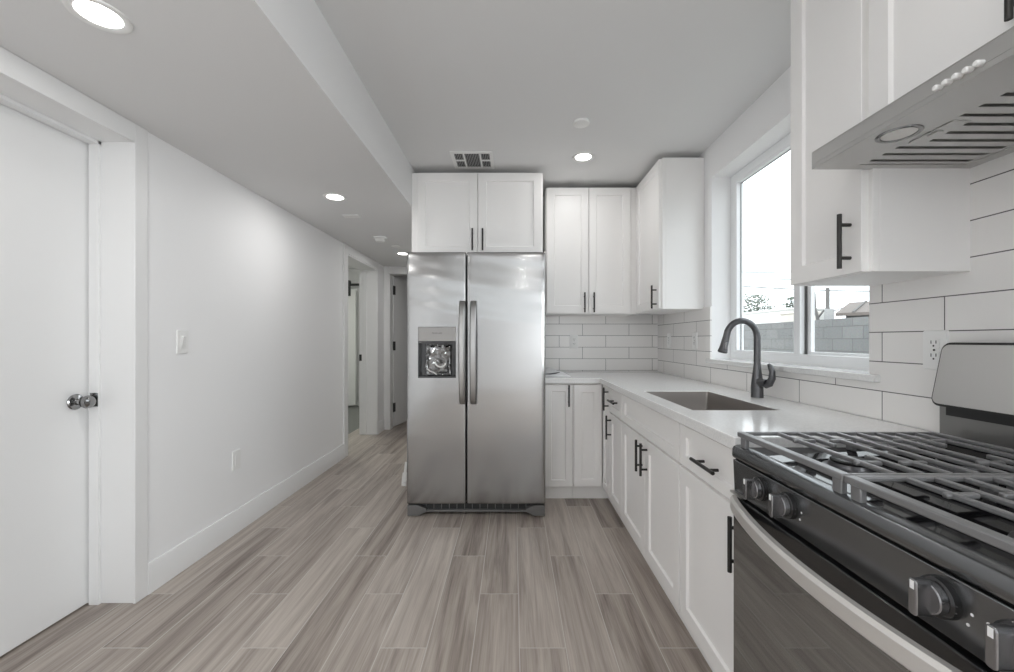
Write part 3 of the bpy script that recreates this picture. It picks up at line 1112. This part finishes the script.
# cooktop with rounded front
prof = [(RXF + .046, .846), (RXF + .014, .846)] + [(RXF + .006, .847), (RXF + .001, .852), (RXF, .860), (RXF + .001, .874), (RXF + .005, .881)]
prof += [(RXF + .014, .884), (RXF + .030, .885), (RXF + .046, .876)]
obj('front_trim', MB().prism(prof, lambda p: (p[0], RY0, p[1]), lambda p: (p[0], RY1, p[1])), M['blacksteel'], r, smooth=40)
prof = [(RXF + .0465, .846), (RXF + .0465, .876), (XT - .09, .876), (XT - .07, .890), (XT - .015, .890), (XT - .015, .846)]
obj('cooktop', MB().prism(prof, lambda p: (p[0], RY0, p[1]), lambda p: (p[0], RY1, p[1])), M['cooktop'], r, smooth=40)
# control panel
cp = obj('control_panel', MB().prism([(.625, .752), (.621, .845), (.660, .845), (.660, .752)], lambda p: (p[0], RY0 + .002, p[1]), lambda p: (p[0], RY1 - .002, p[1])), M['blacksteel'], r, .002)
kn_x = .623
for j, ky in enumerate((1.028, .925, .596, .498)):
    kz = .807
    kb = obj('knob', MB().lathe((kn_x, ky, kz), (-1, 0, 0), [(0, 0), (0, .029), (.010, .028), (.012, .025), (.012, 0)]), M['black'], r, label='black control knob with grey grip')
    gp = MB().prism(rrect(-.0235, .0235, -.0235, .0235, .0225, 8), lambda p: (kn_x - .012, ky + p[0], kz + p[1]), lambda p: (kn_x - .024, ky + p[0] * .94, kz + p[1] * .94))
    gp.prism(rrect(-.008, .008, -.026, .026, .005, 4), lambda p: (kn_x - .020, ky + p[0], kz + p[1]), lambda p: (kn_x - .043, ky + p[0] * .85, kz + p[1]))
    obj('grip', gp, M['knobgrey'], kb, .0015)
    obj('pointer', MB().box(kn_x - .0436, kn_x - .0428, ky - .003, ky + .003, kz + .012, kz + .024), M['mark'], kb)
    mk = MB()
    for a in (50, 75, 100, 125, 20, 0):
        mk.cyl((kn_x - .0005, ky + .038 * math.cos(math.radians(a)), kz + .0325 * math.sin(math.radians(a))), (kn_x + .003, ky + .038 * math.cos(math.radians(a)), kz + .0325 * math.sin(math.radians(a))), .0034, 10)
    for a in (150, 180, 210):
        mk.cyl((kn_x - .0005, ky + .040 * math.cos(math.radians(a)), kz + .034 * math.sin(math.radians(a))), (kn_x + .003, ky + .040 * math.cos(math.radians(a)), kz + .034 * math.sin(math.radians(a))), .0022, 10)
    obj('knob_marks', mk, M['mark'], cp, label='white printed heat marks')
for ya, yb in ((.534, .570), (.966, .998)):
    obj('print_line', MB().box(kn_x - .0005, kn_x + .003, ya, yb, .812, .815), M['mark'], cp, label='white printed line')
obj('trim_strip', MB().box(.613, .633, RY1 - .045, RY1 - .001, .752, .757), M['steelx'], r)

# oven door
DT, DB = .742, .205
odoor = obj('oven_door', MB().slab(0, RXF + .004, RXF + .036, [RY0 + .003, RY0 + .075, RY1 - .045, RY1 - .003], [DB, DB + .06, DT - .085, DT],
            lambda u, v: RY0 + .075 < u < RY1 - .045 and DB + .06 < v < DT - .085), M['black'], r, .003)
obj('door_glass', MB().box(RXF + .0005, RXF + .010, RY0 + .012, RY1 - .006, DB + .012, DT - .052), M['ovenglass'], odoor, .001)
hh = MB()
lp = []
n = 36
for k in range(n + 1):
    t = k / n
    y = RY0 + .004 + (RY1 - RY0 - .008) * t
    s = math.sin(PI * t) ** .8 if 0 < t < 1 else 0
    x = RXF - .004 - .062 * s
    lp.append([hh.v(p) for p in ((x + .012, y, .706), (x + .002, y, .704), (x - .004, y, .710), (x - .004, y, .736), (x + .002, y, .743), (x + .014, y, .743))])
for a, b in zip(lp, lp[1:]):
    for k in range(6):
        hh.face([a[k], a[(k + 1) % 6], b[(k + 1) % 6], b[k]])
hh.face(lp[0])
hh.face(list(reversed(lp[-1])))
obj('door_handle', hh, M['satin'], odoor, label='bowed stainless oven handle')
obj('storage_drawer', MB().box(RXF + .004, RXF + .036, RY0 + .003, RY1 - .003, .05, DB - .006), M['steelx'], r, .003)
for x in (.70, 1.20):
    for y in (RY0 + .05, RY1 - .05):
        obj('foot', MB().cyl((x, y, 0), (x, y, .035), .018), M['blackm'], r)

# burners
bpos = [(.80, RYC - .19), (.80, RYC + .19), (1.06, RYC - .19), (1.06, RYC + .19)]
for x, y in bpos:
    q = obj('burner', MB().lathe((x, y, .8765), (0, 0, 1), [(0, 0), (0, .058), (.004, .056), (.005, .046), (.014, .043), (.014, 0)]), M['gunmetal'], r)
    obj('burner_cap', MB().lathe((x, y, .8905), (0, 0, 1), [(0, 0), (0, .040), (.005, .042), (.008, .038), (.009, 0)]), M['blackm'], q)

# grates
for g0, g1 in ((RY0 + .012, RYC - .002), (RYC + .002, RY1 - .012)):
    gm = MB()
    gx0, gx1 = .634, 1.178
    zt, th = .924, .010
    wv = .011
    # frame
    gm.box(gx0 - .007, gx0 + .014, g0, g1, zt - .014, zt).box(gx1 - .012, gx1, g0, g1, zt - th, zt)
    gm.box(gx0 + .014, gx1 - .012, g0, g0 + wv, zt - th, zt).box(gx0 + .014, gx1 - .012, g1 - wv, g1, zt - th, zt)
    yc = (g0 + g1) / 2
    xs = [gx0 + .104 + .0545 * k for k in range(8)]
    for k, x in enumerate(xs):
        near = min(abs(x - .80), abs(x - 1.06))
        if near < .03:
            gm.box(x - wv / 2, x + wv / 2, g0 + wv, yc - .045, zt - th, zt).box(x - wv / 2, x + wv / 2, yc + .045, g1 - wv, zt - th, zt)
        else:
            gm.box(x - wv / 2, x + wv / 2, g0 + wv, g1 - wv, zt - th, zt)
    # cross fingers toward the burners
    for bx in (.80, 1.06):
        for yy in (yc - .095, yc + .095):
            gm.box(bx - .075, bx - .020, yy - wv / 2, yy + wv / 2, zt - th, zt - .0005)
            gm.box(bx + .020, bx + .075, yy - wv / 2, yy + wv / 2, zt - th, zt - .0005)
    for fx in (gx0 + .004, .93, gx1 - .006):
        for fy in (g0 + .02, g1 - .02):
            gm.prism([(-.012, 0), (.012, 0), (.006, .038), (-.006, .038)], lambda p: (fx + p[0] * .5, fy + p[0], (zt - th) - p[1] + .001), lambda p: (fx + p[0] * .5 + .008, fy + p[0], (zt - th) - p[1] + .001)) if False else gm.box(fx - .006, fx + .006, fy - .012, fy + .012, .8765, zt - th)
    obj('grate', gm, M['iron'], r, .0025)

# backguard
obj('riser', MB().box(1.216, XT - .016, RY0 + .0, RY1 + .010, .904, 1.035), M['risersteel'], r, .002)
obj('vent_slot', MB().box(1.212, 1.2155, RY0 + .03, RY1 - .012, .970, .998), M['blackm'], r)
bx0, bx1, bz0, bz1 = 1.196, 1.230, 1.000, 1.166
nrm = Vector((-(bz1 - bz0), 0, (bx1 - bx0))).normalized()


def bgp(off):
    def f(p):
        t = (p[1] - bz0) / (bz1 - bz0)
        b = Vector((bx0 + (bx1 - bx0) * t, p[0], p[1]))
        return tuple(b + nrm * off)
    return f


po = rrect(RY0 - .012, RY1 + .015, bz0 - .005, bz1 + .007, .024, 8)
pi_ = rrect(RY0 - .006, RY1 + .009, bz0 + .001, bz1 + .000, .018, 8)
back = MB()
a = [back.v(bgp(0)(p)) for p in po]
b = [back.v((min(XT - .018, bgp(-.03)(p)[0]), p[0], p[1])) for p in po]
back.face(a)
back.face(list(reversed(b)))
for k in range(len(po)):
    back.face([a[k], a[(k + 1) % len(po)], b[(k + 1) % len(po)], b[k]])
bgd = obj('backguard', back, M['blackm'], r)
obj('backguard_face', MB().prism(pi_, bgp(.0), bgp(.004)), M['steelx'], bgd, label='slanted brushed steel face')

# ------------------------------------------------------------------ range hood
HX0, HX1, HZ0, HZ1 = .836, XT, 1.657, 1.702
HY1, HY0 = 1.148, .386
r = thing('range_hood', 'slim stainless under-cabinet range hood with push buttons', 'range hood', (1.05, (HY0 + HY1) / 2, HZ0))
fx0, fx1, fy0, fy1 = .944, 1.235, HY0 + .03, HY1 - .03
hb = MB().slab(2, HZ0, HZ0 + .012, [HX0, fx0, fx1, HX1], [HY0, fy0, fy1, HY1], lambda u, v: fx0 < u < fx1 and fy0 < v < fy1)
hb.box(HX0, HX0 + .002, HY0, HY1, HZ0 + .012, HZ1).box(HX1 - .002, HX1, HY0, HY1, HZ0 + .012, HZ1)
hb.box(HX0 + .002, HX1 - .002, HY0, HY0 + .002, HZ0 + .012, HZ1).box(HX0 + .002, HX1 - .002, HY1 - .002, HY1, HZ0 + .012, HZ1)
hb.box(HX0, HX1, HY0, HY1, HZ1, HZ1 + .003)
obj('body', hb, M['steelx'], r, .001)
for q0, q1 in ((fy0 + .001, (fy0 + fy1) / 2 - .001), ((fy0 + fy1) / 2 + .001, fy1 - .001)):
    fm = MB()
    fm.box(fx0 + .001, fx0 + .012, q0, q1, HZ0 + .002, HZ0 + .030).box(fx1 - .012, fx1 - .001, q0, q1, HZ0 + .002, HZ0 + .030)
    kk = 0
    y = q0 + .001
    while y + .024 < q1:
        fm.box(fx0 + .012, fx1 - .012, y, y + .0245, HZ0 + .002, HZ0 + .018)
        y += .0368
    fm.box(fx0 + .012, fx1 - .012, y, q1 - .0005, HZ0 + .002, HZ0 + .010)
    flt = obj('baffle_filter', fm, M['steelx'], r)
    obj('filter_backing', MB().box(fx0 + .001, fx1 - .001, q0, q1, HZ0 + .030, HZ0 + .032), M['slot'], flt)
    yc = (q0 + q1) / 2
    obj('latch', MB().box(fx0 + .014, fx0 + .055, yc - .05, yc + .05, HZ0 - .0005, HZ0 + .004).box(fx0 + .02, fx0 + .034, yc - .012, yc + .012, HZ0 - .004, HZ0 + .001), M['steelx'], flt, .001)
for y in (.949, .585):
    lt = obj('lamp_ring', MB().lathe((.893, y, HZ0), (0, 0, -1), [(-.004, .043), (.002, .042), (.0035, .038), (.002, .033), (-.004, .032)]), M['chrome'], r)
    obj('lamp_lens', MB().lathe((.893, y, HZ0 + .001), (0, 0, -1), [(0, 0), (0, .033), (.002, .031), (.003, 0)]), M['hoodlens'], lt)
for k in range(5):
    y = .802 - k * .0178
    obj('button', MB().lathe((HX0, y, 1.673), (-1, 0, 0), [(0, 0), (0, .0058), (.011, .0056), (.013, .004), (.0132, 0)], 16), M['white'], r, label='round pale push button')

# ------------------------------------------------------------------ ceiling fittings


def downlight(x, y, z, label, name='ceiling_light', power=None):
    o = thing(name, label, 'ceiling light', (x, y, z), 'recessed round ceiling lamps')
    obj('trim_ring', MB().lathe((x, y, z), (0, 0, -1), [(0, .054), (0, .076), (.004, .074), (.006, .067), (.002, .054)], 36), M['white'], o)
    obj('lens', MB().lathe((x, y, z - .0008), (0, 0, -1), [(0, 0), (0, .0545), (.001, .053), (.002, 0)], 36), M['lens'], o, label='glowing white lens')
    area_lamp('ceiling_light_glow', (x, y, z - .008), (0, 0, 0), .10, .10, power or LAMP_W, (1.0, .99, .975), 'DISK', spread=180)
    return o


downlight(-1.232, 1.220, ZS, 'bright round recessed lamp in the dropped ceiling above the near left door')
downlight(-1.207, 2.78, ZS, 'round recessed lamp in the dropped ceiling midway along the left wall')
downlight(-1.235, 4.60, ZS, 'round recessed lamp farthest down the hall ceiling, half hidden by the refrigerator', power=2.2)
downlight(.485, 2.83, ZC, 'round recessed lamp in the kitchen ceiling in front of the corner cabinets', power=1.5)
for x, y, z in ((-1.22, -.6, ZS), (.3, .35, ZC), (.3, -1.7, ZC)):  # unseen lamps added behind the viewer to even out the light
    downlight(x, y, z, 'added unseen round ceiling lamp behind the viewer, for even light')
area_lamp('bath_fill_light', (-3.0, 5.6, ZC - .02), (0, 0, 0), .4, .4, 14, (.98, 1.0, .90), 'DISK')  # unseen lamp added to brighten the room off the hall

tag(obj('cover_plate', MB().lathe((.396, 2.375, ZC), (0, 0, -1), [(0, 0), (0, .046), (.012, .046), (.014, .042), (.014, 0)], 32), M['white']),
    'small blank white disc on the kitchen ceiling in front of the lamp', 'ceiling cover')
o = thing('smoke_detector', 'white round smoke detector on the hall ceiling', 'smoke detector', (-1.257, 3.88, ZS))
obj('base', MB().lathe((-1.257, 3.88, ZS), (0, 0, -1), [(0, 0), (0, .066), (.012, .066), (.014, .05), (.014, 0)], 32), M['white'], o)
obj('cap', MB().lathe((-1.257, 3.88, ZS - .014), (0, 0, -1), [(0, .05), (.016, .047), (.026, .036), (.027, 0)], 32), M['white'], o)
tag(obj('cover_plate', MB().box(-1.325, -1.20, 3.17, 3.24, ZS - .006, ZS), M['white'], None, .002), 'flat rectangular white plate on the hall ceiling before the smoke detector', 'ceiling plate')
tag(obj('sprinkler_cover', MB().lathe((-1.21, 4.22, ZS), (0, 0, -1), [(0, 0), (0, .042), (.008, .042), (.010, .036), (.010, 0)], 28), M['white']),
    'small round white sprinkler cover on the hall ceiling behind the smoke detector', 'sprinkler cover')

# vent
VX0, VX1, VY0, VY1 = -.425, -.135, 2.735, 3.01
o = thing('ceiling_vent', 'white ceiling air vent above the refrigerator cabinet', 'vent', ((VX0 + VX1) / 2, (VY0 + VY1) / 2, ZC))
wins = []
cw0, cw1 = VX0 + .095, VX1 - .095
ym = (VY0 + VY1) / 2
for a, b in ((VX0 + .025, cw0 - .012), (cw1 + .012, VX1 - .025)):
    wins += [(a, b, VY0 + .03, ym - .008), (a, b, ym + .008, VY1 - .03)]
wins.append((cw0, cw1, VY0 + .03, VY1 - .03))
us = sorted({VX0, VX1, VX0 + .025, cw0 - .012, cw0, cw1, cw1 + .012, VX1 - .025})
vsn = sorted({VY0, VY1, VY0 + .03, VY1 - .03, ym - .008, ym + .008})
obj('frame', MB().slab(2, ZC - .008, ZC - .001, us, vsn, lambda u, v: any(a < u < b and c < v < d for a, b, c, d in wins)), M['white'], o, .001)
obj('backing', MB().box(VX0 + .01, VX1 - .01, VY0 + .01, VY1 - .01, ZC - .0012, ZC - .0004), M['slot'], o)
for a, b, c, d in wins:
    g = MB()
    n = max(4, int((b - a) / .011))
    for k in range(n):
        x = a + (b - a) * (k + .5) / n
        g.box(x - .0022, x + .0022, c, d, ZC - .007, ZC - .0015)
    obj('louver', g, M['grey'], o)

# ------------------------------------------------------------------ switches, outlets


def plate_frame(center, normal):
    """matrix: local x = right as seen, local y = out of wall, local z = up"""
    n_ = Vector(normal)
    z = Vector((0, 0, 1))
    x = z.cross(n_).normalized()
    mm = Matrix((x, n_, z)).transposed().to_4x4()
    return Matrix.Translation(center) @ mm


def outlet(center, normal, label, kind='outlet'):
    name = 'wall_outlet' if kind != 'switch' else 'light_switch'
    o = thing(name, label, 'outlet' if kind != 'switch' else 'light switch', center, 'white wall outlets' if kind != 'switch' else None)
    m_ = plate_frame(center, normal)
    pb = MB(m_)
    pb.prism(rrect(-.036, .036, -.059, .059, .004, 3), lambda p: (p[0], 0, p[1]), lambda p: (p[0] * .95, .006, p[1] * .97))
    obj('plate', pb, M['white'], o)
    if kind == 'switch':
        obj('rocker_frame', MB(m_).box(-.017, .017, .006, .0075, -.034, .034), M['white'], o, .001)
        obj('rocker', MB(m_).prism([(.0075, -.030), (.0075, .030), (.014, .028), (.0085, -.028)], lambda p: (-.011, p[0], p[1]), lambda p: (.011, p[0], p[1])), M['white'], o, .001)
    elif kind == 'blank':
        obj('insert', MB(m_).box(-.017, .017, .006, .0085, -.034, .034), M['white'], o, .001)
    else:
        for s in (-.0195, .0195):
            q = obj('receptacle', MB(m_).prism(rrect(-.017, .017, -.0145 + s, .0145 + s, .006, 4), lambda p: (p[0], .006, p[1]), lambda p: (p[0], .0085, p[1])), M['white'], o)
            sl = MB(m_).box(-.0085, -.006, .0084, .0088, s - .001, s + .009).box(.006, .0085, .0084, .0088, s + .0, s + .009)
            sl.cyl((0, .0084, s - .007), (0, .0088, s - .007), .0028, 10)
            obj('slots', sl, M['slot'], q)
        obj('screw', MB(m_).cyl((0, .006, 0), (0, .0075, 0), .003, 12), M['chrome'], o)
    return o


outlet((XL, 2.106, 1.17), (1, 0, 0), 'white rocker light switch on the left wall past the near door', 'switch')
outlet((XL, 2.516, .444), (1, 0, 0), 'white outlet low on the left wall above the baseboard', 'blank')
outlet((.535, YB - .009, 1.165), (0, -1, 0), 'white outlet on the back wall tile under the two-door cabinet')
outlet((XT, 3.33, 1.175), (-1, 0, 0), 'white outlet on the right wall tile nearest the corner')
outlet((XT, 2.86, 1.175), (-1, 0, 0), 'white outlet on the right wall tile just left of the window')
outlet((XT, 1.231, 1.150), (-1, 0, 0), 'white outlet on the right wall tile beside the range backguard')

# ------------------------------------------------------------------ loose things
pp = thing('paper_booklet', 'white papers with a dark curved mark on the counter beside the refrigerator', 'papers', (.34, 3.3, CT))
pgs = MB()
n = 10
lo_, hi_ = [], []
for k in range(n + 1):
    t = k / n
    x = .235 + .20 * t
    z = CT + .010 + .045 * math.sin(PI * min(1, t * 1.05)) ** 1.2 * (1 - t * .6)
    lo_.append([pgs.v((x, 3.10, CT + .001)), pgs.v((x, 3.42, CT + .001))])
    hi_.append([pgs.v((x, 3.10 + .01, z * .35 + CT * .65)), pgs.v((x - .02, 3.42, z))])
for k in range(n):
    pgs.face([hi_[k][0], hi_[k + 1][0], hi_[k + 1][1], hi_[k][1]])
    pgs.face([lo_[k][0], lo_[k][1], lo_[k + 1][1], lo_[k + 1][0]])
    pgs.face([lo_[k][0], lo_[k + 1][0], hi_[k + 1][0], hi_[k][0]])
    pgs.face([lo_[k][1], hi_[k][1], hi_[k + 1][1], lo_[k + 1][1]])
pgs.face([lo_[0][0], hi_[0][0], hi_[0][1], lo_[0][1]])
pgs.face([lo_[n][0], lo_[n][1], hi_[n][1], hi_[n][0]])
obj('pages', pgs, M['paper'], pp)
obj('dark_mark', MB().tube([(.238, 3.095, CT + .020), (.28, 3.098, CT + .0205), (.325, 3.10, CT + .026), (.355, 3.10, CT + .034)], [.003, .005, .005, .002], 8), M['ink'], pp, label='dark curved stroke')

ws = thing('floor_strip', 'short white strip lying on the floor behind the refrigerator left side', 'strip', (-.885, 3.40, 0))
obj('strip_end', MB(Matrix.Translation((-.878, 3.30, 0)) @ Matrix.Rotation(math.radians(13), 4, 'Z')).box(-.02, .02, 0, .26, 0.0, .035), M['white'], ws, .005)
obj('strip_tail', MB(Matrix.Translation((-.878, 3.30, 0)) @ Matrix.Rotation(math.radians(13), 4, 'Z')).box(-.012, .012, .265, .62, 0.0, .022), M['white'], ws, .005)

# ------------------------------------------------------------------ outside
struct('ground_yard', MB().box(1.6, 45, -10, 45, -.30, -.18), M['ground'], 'pale ground outside behind the block wall', 'ground')
struct('wall_yard', MB().box(5.3, 5.5, -4, 26, -.2, 1.53), M['block'], 'grey concrete block wall outside the kitchen window', 'block wall', .004)
o = thing('neighbour_house', 'low tan-roofed house beyond the block wall at right of the window', 'house', (11, 11, 0))
c5 = Vector((9.75, 12.4, 0))
gd = Vector((.77, .64, 0)).normalized()
rdv = Vector((.64, -.77, 0)).normalized()
Mh = Matrix((gd, rdv, Vector((0, 0, 1)))).transposed().to_4x4()
Mh = Matrix.Translation(c5) @ Mh
rf = MB(Mh)
rf.prism([(0, 1.99), (1.75, 2.42), (3.5, 1.99), (3.5, 1.90), (1.75, 2.33), (0, 1.90)], lambda p: (p[0], 0, p[1]), lambda p: (p[0], 7, p[1]))
obj('roof', rf, M['roof'], o)
obj('wall', MB(Mh).box(.25, 3.25, .2, 6.8, -.2, 1.95), M['darkgrey'], o)
rb_ = MB(Mh)
for k in range(9):
    yv = .4 + k * .8
    rb_.prism([(0, 2.0), (1.75, 2.43), (1.75, 2.46), (0, 2.03)], lambda p: (p[0], yv, p[1]), lambda p: (p[0], yv + .05, p[1]))
obj('roof_rib', rb_, M['bark'], o)
o = thing('garden_building', 'bright white flat-topped building beyond the block wall at left of the window', 'building', (9.6, 15, 0))
obj('wall', MB().box(9.5, 11, 14.2, 22, -.2, 2.22), M['stucco'], o, .02)
obj('parapet', MB().box(9.45, 11.05, 14.15, 22.05, 2.22, 2.30), M['stucco'], o, .02)
o = thing('garden_building', 'low tan building beyond the block wall behind the window mullion', 'building', (9.6, 12, 0))
obj('wall', MB().box(9.0, 9.65, 12.9, 13.8, -.2, 2.02), M['stuccotan'], o, .02)
obj('parapet', MB().box(8.97, 9.68, 12.87, 13.83, 2.02, 2.08), M['stuccotan'], o, .02)


def tree(x, y, zc, rx, rz, n, label, z0=-.2):
    o_ = thing('garden_tree', label, 'tree', (x, y, z0))
    tk = MB().tube([(x, y, z0), (x + .05, y, zc * .6), (x, y + .04, zc)], [.10, .07, .04], 8)
    obj('trunk', tk, M['bark'], o_)
    lf = MB()
    for k in range(n):
        while True:
            p = Vector((random.uniform(-1, 1), random.uniform(-1, 1), random.uniform(-1, 1)))
            if .15 < p.length < 1:
                break
        c = Vector((x + p.x * rx, y + p.y * rx, zc + p.z * rz))
        a = Vector((random.uniform(-1, 1), random.uniform(-1, 1), random.uniform(-1, 1))).normalized()
        b = a.orthogonal().normalized()
        s = random.uniform(.05, .11)
        lf.face([lf.v(c + a * s), lf.v(c + b * s * .5), lf.v(c - a * s), lf.v(c - b * s * .5)])
    obj('foliage', lf, M['leaf'], o_)
    return o_


tree(13.2, 22.8, 2.9, 1.25, .85, 1300, 'green leafy tree over the white building at left of the window')
tree(13.0, 19.0, 2.75, .42, .55, 350, 'small green tree beside the window mullion')
o = thing('utility_pole', 'thin grey utility pole standing beyond the block wall', 'pole', (8.9, 11.6, -.2))
obj('shaft', MB().cyl((8.9, 11.6, -.2), (8.9, 11.6, 2.66), .05, 10), M['bark'], o)
obj('meter_box', MB().box(8.80, 8.98, 11.45, 11.6, 1.4, 2.05), M['grey'], o, .01)
o = thing('bare_tree', 'small leafless tree beside the utility pole', 'tree', (8.9, 11.95, -.2))
bt2 = MB().tube([(8.9, 11.95, -.2), (8.9, 11.95, 1.7), (8.85, 12.0, 2.1), (8.88, 12.05, 2.6)], [.06, .05, .03, .012], 8)
bt2.tube([(8.88, 11.97, 1.9), (8.7, 12.15, 2.15), (8.55, 12.3, 2.45)], [.03, .02, .008], 8)
bt2.tube([(8.88, 11.97, 1.8), (9.0, 11.85, 2.05), (9.15, 11.7, 2.0), (9.35, 11.6, 2.1)], [.03, .025, .02, .008], 8)
obj('branches', bt2, M['bark'], o)
for k, (z0, z1, y) in enumerate(((4.25, 4.2, 20.0), (4.65, 4.62, 20.3), (3.75, 3.2, 17.2))):
    w_ = MB().tube([(5.8 + (16 - 5.8) * i / 10, y, z0 + (z1 - z0) * i / 10 - .12 * math.sin(PI * i / 10)) for i in range(11)], .024, 6)
    tag(obj('overhead_wire', w_, M['darkgrey']), ('lower overhead wire crossing the bright sky', 'upper overhead wire crossing the bright sky', 'sagging overhead wire above the tan roof')[k], 'wire', 'overhead wires')
